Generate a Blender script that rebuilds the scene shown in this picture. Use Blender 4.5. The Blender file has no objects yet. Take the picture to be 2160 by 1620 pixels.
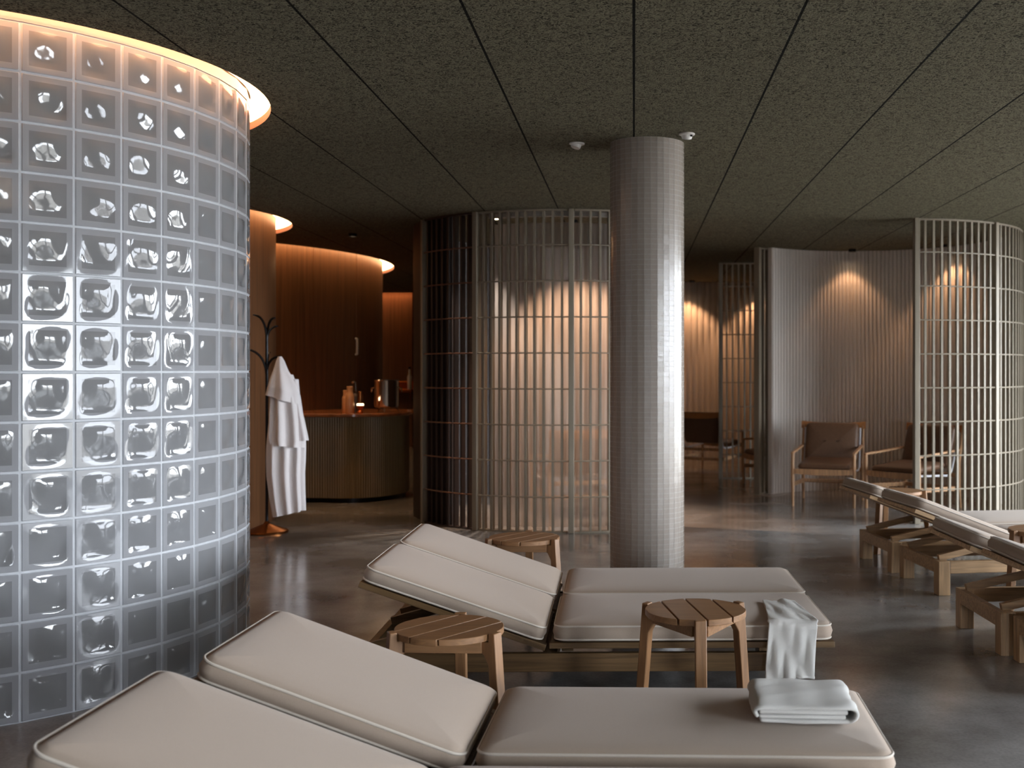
import bpy, bmesh, math, random
from mathutils import Vector, Matrix
random.seed(7)
R_ = math.radians
C = bpy.context.scene.collection
SC = bpy.context.scene
CEIL = 2.78

# ------------------------------------------------------------------ materials
def lin(r, g, b):
    f = lambda c: (c/255/12.92) if c/255 <= .04045 else ((c/255+.055)/1.055)**2.4
    return (f(r), f(g), f(b), 1)

def newmat(name):
    m = bpy.data.materials.new(name); m.use_nodes = True
    nt = m.node_tree; nt.nodes.clear()
    out = nt.nodes.new('ShaderNodeOutputMaterial')
    return m, nt, out

def N(nt, typ, **kw):
    n = nt.nodes.new(typ)
    for k, v in kw.items():
        if k in n.inputs: n.inputs[k].default_value = v
        else: setattr(n, k, v)
    return n

def simple(name, col, rough=.5, metal=0, scale=20, var=.15, bump=.05, stretch=(1, 1, 1), spec=.5, detail=4, sheen=0, bscale=None, dist=.01, rvar=0):
    m, nt, out = newmat(name); L = nt.links.new
    b = N(nt, 'ShaderNodeBsdfPrincipled'); b.inputs['Roughness'].default_value = rough; b.inputs['Metallic'].default_value = metal
    b.inputs['Specular IOR Level'].default_value = spec
    if sheen: b.inputs['Sheen Weight'].default_value = sheen
    tc = N(nt, 'ShaderNodeTexCoord'); mp = N(nt, 'ShaderNodeMapping'); mp.inputs['Scale'].default_value = stretch
    L(tc.outputs['Object'], mp.inputs['Vector'])
    n = N(nt, 'ShaderNodeTexNoise'); n.inputs['Scale'].default_value = scale; n.inputs['Detail'].default_value = detail
    L(mp.outputs[0], n.inputs['Vector'])
    mx = N(nt, 'ShaderNodeMix', data_type='RGBA')
    mx.inputs[6].default_value = tuple(c*(1-var) for c in col[:3])+(1,)
    mx.inputs[7].default_value = tuple(min(1, c*(1+var)) for c in col[:3])+(1,)
    rp = N(nt, 'ShaderNodeMapRange'); rp.inputs[1].default_value = .3; rp.inputs[2].default_value = .7
    L(n.outputs['Fac'], rp.inputs[0]); L(rp.outputs[0], mx.inputs[0]); L(mx.outputs[2], b.inputs['Base Color'])
    if rvar:
        rr = N(nt, 'ShaderNodeMapRange'); rr.inputs[3].default_value = rough-rvar; rr.inputs[4].default_value = rough+rvar
        rr.inputs[1].default_value = .3; rr.inputs[2].default_value = .7
        L(n.outputs['Fac'], rr.inputs[0]); L(rr.outputs[0], b.inputs['Roughness'])
    if bump:
        n2 = n
        if bscale:
            n2 = N(nt, 'ShaderNodeTexNoise'); n2.inputs['Scale'].default_value = bscale; n2.inputs['Detail'].default_value = detail
            L(mp.outputs[0], n2.inputs['Vector'])
        bp = N(nt, 'ShaderNodeBump'); bp.inputs['Strength'].default_value = bump; bp.inputs['Distance'].default_value = dist
        L(n2.outputs['Fac'], bp.inputs['Height']); L(bp.outputs[0], b.inputs['Normal'])
    L(b.outputs[0], out.inputs[0])
    return m

def wood(name, col, axis=0, rough=.45, dark=.62, scale=1.0, spec=.4):
    st = [28*scale]*3; st[axis] = 1.6*scale
    m, nt, out = newmat(name); L = nt.links.new
    b = N(nt, 'ShaderNodeBsdfPrincipled'); b.inputs['Roughness'].default_value = rough; b.inputs['Specular IOR Level'].default_value = spec
    tc = N(nt, 'ShaderNodeTexCoord'); mp = N(nt, 'ShaderNodeMapping'); mp.inputs['Scale'].default_value = st
    oi = N(nt, 'ShaderNodeObjectInfo')
    ad = N(nt, 'ShaderNodeVectorMath', operation='ADD')
    sc = N(nt, 'ShaderNodeVectorMath', operation='SCALE'); sc.inputs['Scale'].default_value = 3.7
    cx = N(nt, 'ShaderNodeCombineXYZ')
    for i in range(3): L(oi.outputs['Random'], cx.inputs[i])
    L(cx.outputs[0], sc.inputs[0])
    L(tc.outputs['Object'], ad.inputs[0]); L(sc.outputs[0], ad.inputs[1]); L(ad.outputs[0], mp.inputs['Vector'])
    n = N(nt, 'ShaderNodeTexNoise'); n.inputs['Scale'].default_value = 2.2; n.inputs['Detail'].default_value = 6; n.inputs['Distortion'].default_value = .6
    L(mp.outputs[0], n.inputs['Vector'])
    cr = N(nt, 'ShaderNodeValToRGB')
    cr.color_ramp.elements[0].position = .32; cr.color_ramp.elements[0].color = tuple(c*dark for c in col[:3])+(1,)
    cr.color_ramp.elements[1].position = .68; cr.color_ramp.elements[1].color = tuple(min(1, c*1.12) for c in col[:3])+(1,)
    L(n.outputs['Fac'], cr.inputs[0]); L(cr.outputs[0], b.inputs['Base Color'])
    bp = N(nt, 'ShaderNodeBump'); bp.inputs['Strength'].default_value = .12; bp.inputs['Distance'].default_value = .004
    L(n.outputs['Fac'], bp.inputs['Height']); L(bp.outputs[0], b.inputs['Normal'])
    L(b.outputs[0], out.inputs[0])
    return m

def fabric(name, col, weave=420, bump=.25, sheen=.15):
    m, nt, out = newmat(name); L = nt.links.new
    b = N(nt, 'ShaderNodeBsdfPrincipled'); b.inputs['Roughness'].default_value = .9; b.inputs['Specular IOR Level'].default_value = .2
    b.inputs['Sheen Weight'].default_value = sheen
    tc = N(nt, 'ShaderNodeTexCoord')
    mp = N(nt, 'ShaderNodeMapping'); mp.inputs['Scale'].default_value = (1, 2.2, 1.6)
    L(tc.outputs['Object'], mp.inputs[0])
    n = N(nt, 'ShaderNodeTexNoise'); n.inputs['Scale'].default_value = weave; n.inputs['Detail'].default_value = 2
    L(mp.outputs[0], n.inputs['Vector'])
    n2 = N(nt, 'ShaderNodeTexNoise'); n2.inputs['Scale'].default_value = 5
    L(tc.outputs['Object'], n2.inputs['Vector'])
    mx = N(nt, 'ShaderNodeMix', data_type='RGBA'); mx.inputs[6].default_value = tuple(c*.84 for c in col[:3])+(1,); mx.inputs[7].default_value = tuple(c*1.1 for c in col[:3])+(1,)
    L(n.outputs['Fac'], mx.inputs[0]); L(mx.outputs[2], b.inputs['Base Color'])
    ma = N(nt, 'ShaderNodeMath', operation='MULTIPLY_ADD'); ma.inputs[1].default_value = 3.0
    L(n2.outputs['Fac'], ma.inputs[0]); L(n.outputs['Fac'], ma.inputs[2])
    bp = N(nt, 'ShaderNodeBump'); bp.inputs['Strength'].default_value = bump; bp.inputs['Distance'].default_value = .004
    L(ma.outputs[0], bp.inputs['Height']); L(bp.outputs[0], b.inputs['Normal'])
    L(b.outputs[0], out.inputs[0])
    return m

def emit(name, col, s):
    m, nt, out = newmat(name)
    e = N(nt, 'ShaderNodeEmission'); e.inputs[0].default_value = col; e.inputs[1].default_value = s
    nt.links.new(e.outputs[0], out.inputs[0]); return m

M = {}
M['teak_x'] = wood('teak_x', lin(138, 101, 68), 0, dark=.74)
M['teak_y'] = wood('teak_y', lin(138, 101, 68), 1, dark=.74)
M['teak_z'] = wood('teak_z', lin(138, 101, 68), 2, dark=.74)
M['pale_x'] = wood('lit_teak_x', lin(184, 150, 112), 0)  # lounger teak for the lit right-hand row, its brightness put into the colour
M['pale_z'] = wood('lit_teak_z', lin(184, 150, 112), 2)
M['dark_x'] = wood('shaded_teak_x', lin(104, 80, 52), 0)  # same lounger teak darkened in colour for frames standing in shade
M['dark_z'] = wood('shaded_teak_z', lin(104, 80, 52), 2)
M['oak'] = wood('oak', lin(200, 156, 116), 2)
M['slat'] = simple('slat_wood', lin(138, 128, 112), .5, scale=3, stretch=(12, 12, .6), var=.12, bump=.05)
M['cushion'] = fabric('cushion_cloth', lin(168, 151, 136))
M['piping'] = fabric('piping_cloth', lin(206, 196, 184))
M['towel'] = fabric('towel_terry', lin(243, 240, 234), 900, .9, .4)
M['robe'] = fabric('robe_terry', lin(240, 234, 234), 500, .5, .3)
M['leather'] = simple('brown_leather', lin(108, 80, 61), .42, scale=60, var=.12, bump=.12, dist=.003)
M['tan'] = simple('tan_leather', lin(178, 118, 68), .45, scale=60, var=.12, bump=.1, dist=.003)
M['strap'] = simple('pale_strap', lin(205, 205, 210), .35, scale=30, var=.04, bump=0)
M['black'] = simple('black_metal', lin(30, 30, 32), .3, .8, scale=30, var=.1, bump=0)
M['bronze'] = simple('bronze_metal', lin(150, 92, 50), .28, 1, scale=30, var=.1, bump=0)
M['copper'] = simple('copper_metal', lin(196, 112, 62), .3, 1, scale=20, var=.15, bump=0)
M['steel'] = simple('polished_steel', lin(225, 222, 218), .1, 1, scale=20, var=.04, bump=0)
M['white'] = simple('white_plastic', lin(225, 222, 218), .4, scale=20, var=.03, bump=0)
M['plaster'] = simple('lip_plaster', lin(128, 72, 50), .7, scale=30, var=.05, bump=.05)
M['walnut'] = simple('walnut_veneer', lin(112, 75, 48), .42, scale=2.2, stretch=(22, 22, .5), var=.3, bump=.08, dist=.004, detail=5)
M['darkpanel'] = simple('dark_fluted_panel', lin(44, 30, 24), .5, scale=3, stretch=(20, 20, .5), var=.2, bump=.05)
M['counter'] = simple('olive_stained_panel', lin(140, 118, 84), .45, scale=2.5, stretch=(20, 20, .5), var=.25, bump=.08)
M['stone'] = simple('counter_stone', lin(150, 92, 58), .12, scale=9, var=.35, bump=0)
M['hoop_brown'] = simple('brown_hoop_wood', lin(104, 66, 46), .5, scale=3, var=.1, bump=0)  # browner hoops for the darker bay of the middle screen
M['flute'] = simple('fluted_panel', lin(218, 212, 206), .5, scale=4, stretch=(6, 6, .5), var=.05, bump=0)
M['tanplastic'] = simple('tan_bottle', lin(205, 150, 105), .35, scale=10, var=.04, bump=0)
M['blackwall'] = simple('dark_wall_paint', lin(40, 34, 30), .7, scale=3, var=.15, bump=.05)
M['wallpaint'] = simple('wall_paint', lin(96, 86, 76), .8, scale=3, var=.08, bump=.05)
M['terrace'] = simple('terrace_stone', lin(150, 145, 138), .8, scale=3, var=.15, bump=.05)
M['frame'] = simple('window_frame_metal', lin(46, 42, 38), .45, .3, scale=20, var=.08, bump=0)
WARM = (1.0, .50, .20, 1)
M['led'] = emit('cove_led', (1.0, .60, .29, 1), 5.5)
M['led_glass'] = emit('cove_led_bright', (1.0, .50, .23, 1), 8.0)
M['bulb'] = emit('downlight_bulb', (1.0, .7, .42, 1), 30)
M['tealight'] = emit('tealight_flame', (1.0, .7, .4, 1), 4)

def concrete():
    m, nt, out = newmat('polished_concrete'); L = nt.links.new
    b = N(nt, 'ShaderNodeBsdfPrincipled')
    tc = N(nt, 'ShaderNodeTexCoord')
    n1 = N(nt, 'ShaderNodeTexNoise'); n1.inputs['Scale'].default_value = .9; n1.inputs['Detail'].default_value = 8; n1.inputs['Roughness'].default_value = .62
    n2 = N(nt, 'ShaderNodeTexNoise'); n2.inputs['Scale'].default_value = 70; n2.inputs['Detail'].default_value = 3
    n3 = N(nt, 'ShaderNodeTexNoise'); n3.inputs['Scale'].default_value = 1.6; n3.inputs['Detail'].default_value = 3
    for n in (n1, n2, n3): L(tc.outputs['Object'], n.inputs['Vector'])
    cr = N(nt, 'ShaderNodeValToRGB'); e = cr.color_ramp.elements
    e[0].position = .34; e[0].color = lin(98, 93, 88); e[1].position = .66; e[1].color = lin(168, 166, 164)
    L(n1.outputs['Fac'], cr.inputs[0])
    mx = N(nt, 'ShaderNodeMix', data_type='RGBA', blend_type='MULTIPLY'); mx.inputs[0].default_value = .5
    cr2 = N(nt, 'ShaderNodeValToRGB'); e = cr2.color_ramp.elements
    e[0].position = .3; e[0].color = (.7, .7, .7, 1); e[1].position = .6; e[1].color = (1, 1, 1, 1)
    L(n2.outputs['Fac'], cr2.inputs[0]); L(cr.outputs[0], mx.inputs[6]); L(cr2.outputs[0], mx.inputs[7])
    L(mx.outputs[2], b.inputs['Base Color'])
    rr = N(nt, 'ShaderNodeMapRange'); rr.inputs[1].default_value = .3; rr.inputs[2].default_value = .7; rr.inputs[3].default_value = .12; rr.inputs[4].default_value = .24
    L(n3.outputs['Fac'], rr.inputs[0]); L(rr.outputs[0], b.inputs['Roughness'])
    b.inputs['Specular IOR Level'].default_value = .75
    L(b.outputs[0], out.inputs[0]); return m
M['concrete'] = concrete()

def woodwool():
    m, nt, out = newmat('wood_wool_ceiling_board'); L = nt.links.new
    b = N(nt, 'ShaderNodeBsdfPrincipled'); b.inputs['Roughness'].default_value = .95; b.inputs['Specular IOR Level'].default_value = .1
    tc = N(nt, 'ShaderNodeTexCoord'); sp = N(nt, 'ShaderNodeSeparateXYZ'); L(tc.outputs['Object'], sp.inputs[0])
    v = N(nt, 'ShaderNodeTexNoise'); v.inputs['Scale'].default_value = 46; v.inputs['Detail'].default_value = 3; v.inputs['Distortion'].default_value = 2.2
    L(tc.outputs['Object'], v.inputs['Vector'])
    cr = N(nt, 'ShaderNodeValToRGB'); e = cr.color_ramp.elements
    e[0].position = .36; e[0].color = lin(48, 46, 37); e[1].position = .56; e[1].color = lin(124, 119, 100)
    L(v.outputs['Fac'], cr.inputs[0])
    n2 = N(nt, 'ShaderNodeTexNoise'); n2.inputs['Scale'].default_value = 1.4; n2.inputs['Detail'].default_value = 3
    L(tc.outputs['Object'], n2.inputs['Vector'])
    # long seams every .648 m along Y, staggered cross joints
    W = .648
    def math_(op, a, bb=None):
        k = N(nt, 'ShaderNodeMath', operation=op)
        for i, s in enumerate((a, bb)):
            if s is None: continue
            if isinstance(s, (int, float)): k.inputs[i].default_value = s
            else: L(s, k.inputs[i])
        return k.outputs[0]
    u = math_('DIVIDE', sp.outputs[0], W)
    fu = math_('ABSOLUTE', math_('SUBTRACT', u, math_('ROUND', u)))
    seam = math_('LESS_THAN', fu, .0058/W)
    col = math_('FLOOR', u)
    off = math_('FRACT', math_('MULTIPLY', col, .37))
    w = math_('ADD', math_('DIVIDE', sp.outputs[1], 2.4), off)
    fw = math_('ABSOLUTE', math_('SUBTRACT', w, math_('ROUND', w)))
    cross = math_('MULTIPLY', math_('LESS_THAN', fw, .0022/2.4), .35)
    s = math_('MAXIMUM', seam, cross)
    mx = N(nt, 'ShaderNodeMix', data_type='RGBA'); mx.inputs[7].default_value = lin(18, 17, 13)
    L(s, mx.inputs[0]); L(cr.outputs[0], mx.inputs[6]); L(mx.outputs[2], b.inputs['Base Color'])
    bp = N(nt, 'ShaderNodeBump'); bp.inputs['Strength'].default_value = .6; bp.inputs['Distance'].default_value = .008
    h = math_('SUBTRACT', v.outputs['Fac'], math_('MULTIPLY', s, 1.5))
    L(h, bp.inputs['Height']); L(bp.outputs[0], b.inputs['Normal'])
    L(b.outputs[0], out.inputs[0]); return m
M['ceil'] = woodwool()

def glassblock(name, diff, dcol, tcol, rough, trl=.3):
    """cast glass: Fresnel gloss over a mix of milky scatter and clear refraction"""
    m, nt, out = newmat(name); L = nt.links.new
    gl = N(nt, 'ShaderNodeBsdfGlossy'); gl.inputs['Roughness'].default_value = .06; gl.inputs[0].default_value = (1, 1, 1, 1)
    df = N(nt, 'ShaderNodeBsdfDiffuse'); df.inputs[0].default_value = dcol
    tl = N(nt, 'ShaderNodeBsdfTranslucent'); tl.inputs[0].default_value = dcol
    rf = N(nt, 'ShaderNodeBsdfRefraction'); rf.inputs[0].default_value = tcol; rf.inputs['Roughness'].default_value = rough; rf.inputs['IOR'].default_value = 1.35
    a = N(nt, 'ShaderNodeMixShader'); a.inputs[0].default_value = trl; L(df.outputs[0], a.inputs[1]); L(tl.outputs[0], a.inputs[2])
    c = N(nt, 'ShaderNodeMixShader'); c.inputs[0].default_value = diff; L(rf.outputs[0], c.inputs[1]); L(a.outputs[0], c.inputs[2])
    fr = N(nt, 'ShaderNodeFresnel'); fr.inputs[0].default_value = 1.44
    d = N(nt, 'ShaderNodeMixShader'); L(fr.outputs[0], d.inputs[0]); L(c.outputs[0], d.inputs[1]); L(gl.outputs[0], d.inputs[2])
    L(d.outputs[0], out.inputs[0]); return m
M['gb_clear'] = glassblock('glass_block_centre', .72, lin(160, 161, 164), (.82, .82, .80, 1), .08)
M['gb_frame'] = glassblock('glass_block_rim', .88, lin(176, 177, 181), (.8, .8, .8, 1), .15)
M['gb_joint'] = simple('glass_block_joint', lin(176, 178, 182), .5, scale=30, var=.05, bump=0)

def pane(name, tint):
    m, nt, out = newmat(name); L = nt.links.new
    t = N(nt, 'ShaderNodeBsdfTransparent'); t.inputs[0].default_value = tint; g = N(nt, 'ShaderNodeBsdfGlossy'); g.inputs['Roughness'].default_value = .01
    f = N(nt, 'ShaderNodeFresnel'); f.inputs[0].default_value = 1.3
    x = N(nt, 'ShaderNodeMixShader'); L(f.outputs[0], x.inputs[0]); L(t.outputs[0], x.inputs[1]); L(g.outputs[0], x.inputs[2]); L(x.outputs[0], out.inputs[0]); return m
M['pane'] = pane('window_glass', (1, 1, 1, 1)); M['pane_dim'] = pane('dimming_window_glass', (.76, .76, .77, 1))  # second pane's tint is added to weaken the daylight of some unseen windows

def sheer():
    m, nt, out = newmat('sheer_curtain_cloth'); L = nt.links.new
    d = N(nt, 'ShaderNodeBsdfPrincipled'); d.inputs['Base Color'].default_value = lin(214, 212, 214); d.inputs['Roughness'].default_value = .24; d.inputs['Specular IOR Level'].default_value = .8
    t = N(nt, 'ShaderNodeBsdfTranslucent'); t.inputs[0].default_value = lin(215, 208, 204)
    p = N(nt, 'ShaderNodeBsdfTransparent')
    a = N(nt, 'ShaderNodeMixShader'); a.inputs[0].default_value = .42; L(d.outputs[0], a.inputs[1]); L(t.outputs[0], a.inputs[2])
    b = N(nt, 'ShaderNodeMixShader'); b.inputs[0].default_value = .26; L(a.outputs[0], b.inputs[1]); L(p.outputs[0], b.inputs[2])
    L(b.outputs[0], out.inputs[0]); return m
M['sheer'] = sheer()

def mosaic():
    m = simple('mosaic_tile', lin(152, 142, 133), .2, scale=60, var=.05, bump=0, spec=.6, rvar=.05)
    return m
M['mosaic'] = mosaic()
M['grout'] = simple('mosaic_grout', lin(182, 176, 168), .7, scale=30, var=.05, bump=0)

# ------------------------------------------------------------------ mesh builder
class MB:
    def __init__(s): s.v = []; s.f = []; s.mi = []; s.cur = 0
    def add(s, vs, fs, T=None):
        o = len(s.v)
        if T is not None: vs = [T @ Vector(p) for p in vs]
        s.v += [tuple(p) for p in vs]
        for f in fs: s.f.append([i+o for i in f]); s.mi.append(s.cur)
        return s
    def box(s, x0, x1, y0, y1, z0, z1, T=None):
        vs = [(x, y, z) for x in (x0, x1) for y in (y0, y1) for z in (z0, z1)]
        return s.add(vs, [(0, 1, 3, 2), (4, 6, 7, 5), (0, 4, 5, 1), (2, 3, 7, 6), (0, 2, 6, 4), (1, 5, 7, 3)], T)
    def bar(s, p0, p1, w, h, up=(0, 0, 1), T=None):
        p0, p1 = Vector(p0), Vector(p1); d = (p1-p0); l = d.length; d.normalize()
        u = Vector(up); sd = d.cross(u)
        if sd.length < 1e-5: sd = d.cross(Vector((1, 0, 0)))
        sd.normalize(); u = sd.cross(d)
        vs = [p0+d*(l*a)+sd*(w*b)+u*(h*c) for a in (0, 1) for b in (-.5, .5) for c in (-.5, .5)]
        return s.add(vs, [(0, 1, 3, 2), (4, 6, 7, 5), (0, 4, 5, 1), (2, 3, 7, 6), (0, 2, 6, 4), (1, 5, 7, 3)], T)
    def tube(s, pts, r, seg=8, closed=False, T=None, caps=True):
        pts = [Vector(p) for p in pts]; n = len(pts); vs = []; fs = []
        rs = r if isinstance(r, (list, tuple)) else [r]*n
        prev = None
        for i, p in enumerate(pts):
            if closed: d = pts[(i+1) % n]-pts[i-1]
            else: d = pts[min(i+1, n-1)]-pts[max(i-1, 0)]
            d.normalize()
            if prev is None:
                a = d.orthogonal().normalized()
            else:
                a = (prev-d*prev.dot(d)).normalized()
            prev = a; b = d.cross(a)
            for k in range(seg):
                t = 2*math.pi*k/seg
                vs.append(p+a*(rs[i]*math.cos(t))+b*(rs[i]*math.sin(t)))
        m = n if closed else n-1
        for i in range(m):
            j = (i+1) % n
            for k in range(seg):
                q = (k+1) % seg
                fs.append((i*seg+k, i*seg+q, j*seg+q, j*seg+k))
        if not closed and caps:
            fs.append(tuple(range(seg))[::-1]); fs.append(tuple((n-1)*seg+k for k in range(seg)))
        return s.add(vs, fs, T)
    def lathe(s, prof, seg=24, c=(0, 0, 0), T=None, caps=True):
        vs = []; fs = []; n = len(prof)
        for r, z in prof:
            for k in range(seg):
                t = 2*math.pi*k/seg
                vs.append((c[0]+r*math.cos(t), c[1]+r*math.sin(t), c[2]+z))
        for i in range(n-1):
            for k in range(seg):
                q = (k+1) % seg
                fs.append((i*seg+k, i*seg+q, (i+1)*seg+q, (i+1)*seg+k))
        if caps:
            fs.append(tuple(range(seg))[::-1]); fs.append(tuple((n-1)*seg+k for k in range(seg)))
        return s.add(vs, fs, T)
    def prism(s, poly, fn, a, b, T=None):
        """poly: list of 2-D points, fn(p, t) -> 3-D point; extruded from a to b"""
        n = len(poly)
        vs = [fn(p, a) for p in poly]+[fn(p, b) for p in poly]
        fs = [tuple(range(n))[::-1], tuple(range(n, 2*n))]
        for i in range(n):
            j = (i+1) % n; fs.append((i, j, n+j, n+i))
        return s.add(vs, fs, T)
    def grid(s, P, T=None, wrap=False):
        """P[i][j] -> quads"""
        n, m = len(P), len(P[0]); vs = [p for row in P for p in row]; fs = []
        for i in range(n-1):
            for j in range(m if wrap else m-1):
                q = (j+1) % m
                fs.append((i*m+j, i*m+q, (i+1)*m+q, (i+1)*m+j))
        return s.add(vs, fs, T)
    def build(s, name, mats, parent=None, smooth=30, bevel=0, seg=2, loc=None, rot=None, fix=True):
        me = bpy.data.meshes.new(name); me.from_pydata(s.v, [], s.f)
        if not isinstance(mats, (list, tuple)): mats = [mats]
        for m in mats: me.materials.append(m)
        if len(mats) > 1: me.polygons.foreach_set('material_index', s.mi)
        if fix:
            bm = bmesh.new(); bm.from_mesh(me); bmesh.ops.recalc_face_normals(bm, faces=bm.faces); bm.to_mesh(me); bm.free()
        if smooth:
            me.polygons.foreach_set('use_smooth', [True]*len(me.polygons)); me.set_sharp_from_angle(angle=R_(smooth))
        me.update()
        o = bpy.data.objects.new(name, me); C.objects.link(o)
        if parent is not None: o.parent = parent
        if loc is not None: o.location = loc
        if rot is not None: o.rotation_euler = rot
        if bevel:
            b = o.modifiers.new('bevel', 'BEVEL'); b.width = bevel; b.segments = seg; b.limit_method = 'ANGLE'; b.angle_limit = R_(40)
        return o

def thing(name, label, cat, loc=(0, 0, 0), rz=0, group=None):
    o = bpy.data.objects.new(name, None); C.objects.link(o); o.location = loc; o.rotation_euler = (0, 0, rz)
    o.empty_display_size = .1
    o['label'] = label; o['category'] = cat
    if group: o['group'] = group
    return o
def tag(o, label, cat, group=None):
    o['label'] = label; o['category'] = cat
    if group: o['group'] = group
    return o
def struct(o, label=None, cat=None):
    o['kind'] = 'structure'
    if label: o['label'] = label
    if cat: o['category'] = cat
    return o
def kids(o): return [c for c in bpy.data.objects if c.parent == o]
def dup(root, label, loc, rz, group=None):
    r = root.copy(); C.objects.link(r); r.location = loc; r.rotation_euler = (0, 0, rz); r['label'] = label
    if group: r['group'] = group
    for ch in kids(root):
        c = ch.copy(); C.objects.link(c); c.parent = r
        for g in kids(ch):
            d = g.copy(); C.objects.link(d); d.parent = c
    return r
def pol(c, r, a, z=0): return (c[0]+r*math.cos(a), c[1]+r*math.sin(a), z)

# ------------------------------------------------------------------ camera
cam = bpy.data.cameras.new('camera'); co = bpy.data.objects.new('camera', cam); C.objects.link(co)
co.location = (0, 0, 1.4); co.rotation_euler = (R_(90), 0, 0)
cam.sensor_width = 36; cam.sensor_fit = 'HORIZONTAL'; cam.lens = 2320/2160*36
cam.shift_x = -257/2160; cam.shift_y = -30/2160
cam.dof.use_dof = True; cam.dof.focus_distance = 4.75; cam.dof.aperture_fstop = 3.2
cam.clip_start = .05
SC.camera = co

# ------------------------------------------------------------------ round volumes in plan
GLASS_C, GLASS_R, GLASS_O = (-3.291, 5.375), 1.336, 1.441
A_C = (-4.80, 10.06); B_C = (-6.52, 14.12)
def tip(c, px):
    d = Vector((px-1337, 2320)).normalized(); return abs(c[0]*d.y-c[1]*d.x)
A_R, A_O = tip(A_C, 582), tip(A_C, 617)
B_R, B_O = tip(B_C, 807), tip(B_C, 831.5)
MID_C, MID_R = (-.627, 10.986), 1.576
RGT_C, RGT_R = (2.50, 11.45), 1.46
FAR_C, FAR_R = (1.38, 15.75), 1.60
X0, X1, Y0, Y1 = -10.6, 6.6, -4.0, 21.6

# ------------------------------------------------------------------ shell
m = MB(); m.box(X0-.2, X1+.2, Y0-.2, Y1+.2, -.12, 0)
struct(m.build('floor', M['concrete'], smooth=0))
m = MB(); m.box(-40, 40, -40, 60, -.3, -.14)
struct(m.build('ground', M['terrace'], smooth=0))

def ceiling():
    bm = bmesh.new()
    def loop(pts):
        vs = [bm.verts.new((x, y, CEIL)) for x, y in pts]
        for i in range(len(vs)): bm.edges.new((vs[i], vs[(i+1) % len(vs)]))
    loop([(X0, Y0), (X1, Y0), (X1, Y1), (X0, Y1)])
    for c, r in ((GLASS_C, GLASS_O), (A_C, A_O), (B_C, B_O)):
        loop([pol(c, r, 2*math.pi*k/128)[:2] for k in range(128)])
    loop([(-8.0, 19.80), (-3.98, 19.80), (-3.98, 19.99), (-8.0, 19.99)])
    bmesh.ops.triangle_fill(bm, use_beauty=True, use_dissolve=False, edges=bm.edges[:])
    for f in bm.faces:
        if f.normal.z > 0: f.normal_flip()
    me = bpy.data.meshes.new('ceiling'); bm.to_mesh(me); bm.free(); me.materials.append(M['ceil'])
    o = bpy.data.objects.new('ceiling', me); C.objects.link(o); struct(o)
ceiling()
m = MB(); m.box(X0-.2, X1+.2, Y0-.2, Y1+.2, 3.05, 3.2); struct(m.build('roof_slab', M['blackwall'], smooth=0))
# ceiling inside the glass cylinder
m = MB(); m.lathe([(GLASS_R-.09, 0), (GLASS_R-.09, .02)], 96, (GLASS_C[0], GLASS_C[1], CEIL)); struct(m.build('ceiling.001', M['ceil'], smooth=0))

def cove(c, ro, ri, n, led=M['led']):
    """lit slot between a round wall and the ceiling board: lip, upstand and light panel"""
    m = MB(); S = 128
    m.grid([[pol(c, ro, 2*math.pi*k/S, CEIL+z) for k in range(S)] for z in (0, .042)], wrap=True)
    m.grid([[pol(c, r, 2*math.pi*k/S, CEIL+z) for k in range(S)] for r, z in ((ro, .042), (ro+.09, .042), (ro+.09, .17))], wrap=True)
    t = struct(m.build('trim_%d' % n, M['plaster'], fix=False), 'round lip of the lit ceiling slot', 'trim')
    m = MB()
    m.grid([[pol(c, r, 2*math.pi*k/S, CEIL+.056) for k in range(S)] for r in (ri+.003, ro+.088)], wrap=True)
    l = m.build('cove_light', led, fix=False, smooth=0)
    return l
tag(cove(GLASS_C, GLASS_O, GLASS_R, 1, M['led_glass']), 'glowing ceiling slot light ringing the glass-block wall', 'cove light', 'ceiling slot lights')
tag(cove(A_C, A_O, A_R, 2), 'glowing ceiling slot light ringing the wood wall behind the coat rack', 'cove light', 'ceiling slot lights')
tag(cove(B_C, B_O, B_R, 3), 'glowing ceiling slot light ringing the wood wall behind the counter', 'cove light', 'ceiling slot lights')
m = MB(); m.box(-8.0, -3.98, 19.79, 19.80, CEIL, CEIL+.17); m.box(-3.98, -3.97, 19.79, 20.0, CEIL, CEIL+.17)
struct(m.build('trim_4', M['plaster'], smooth=0))
m = MB(); m.box(-8.0, -3.99, 19.81, 19.99, CEIL+.12, CEIL+.13)
tag(m.build('cove_light', M['led_glass'], smooth=0), 'straight glowing ceiling slot light over the farthest wood wall', 'cove light', 'ceiling slot lights')

# walls with window openings
def wall_with_windows(name, axis, pos, a0, a1, wins, z0, z1, th=.2, side=1):
    m = MB()
    def bx(u0, u1, w0, w1):
        if axis == 'x': m.box(min(pos, pos+th*side), max(pos, pos+th*side), u0, u1, w0, w1)
        else: m.box(u0, u1, min(pos, pos+th*side), max(pos, pos+th*side), w0, w1)
    u = a0
    for (s, e) in wins:
        bx(u, s, 0, 3.05); bx(s, e, 0, z0); bx(s, e, z1, 3.05); u = e
    bx(u, a1, 0, 3.05)
    return struct(m.build(name, M['wallpaint'], smooth=0))
RW = [(-3.75, -2.0), (-1.75, .05), (2.3, 4.0), (4.2, 5.9), (6.5, 8.2), (8.4, 9.05), (9.75, 10.9)]
FILL_WIN = [(1.15, 2.3)]  # unseen front window, added as fill light for right booth, chairs and counter
wall_with_windows('wall_right', 'x', X1, Y0-.2, Y1+.2, RW, .08, 2.66)
wall_with_windows('wall_front', 'y', Y0, X0, X1, FILL_WIN, .2, 2.3, side=-1)
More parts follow.
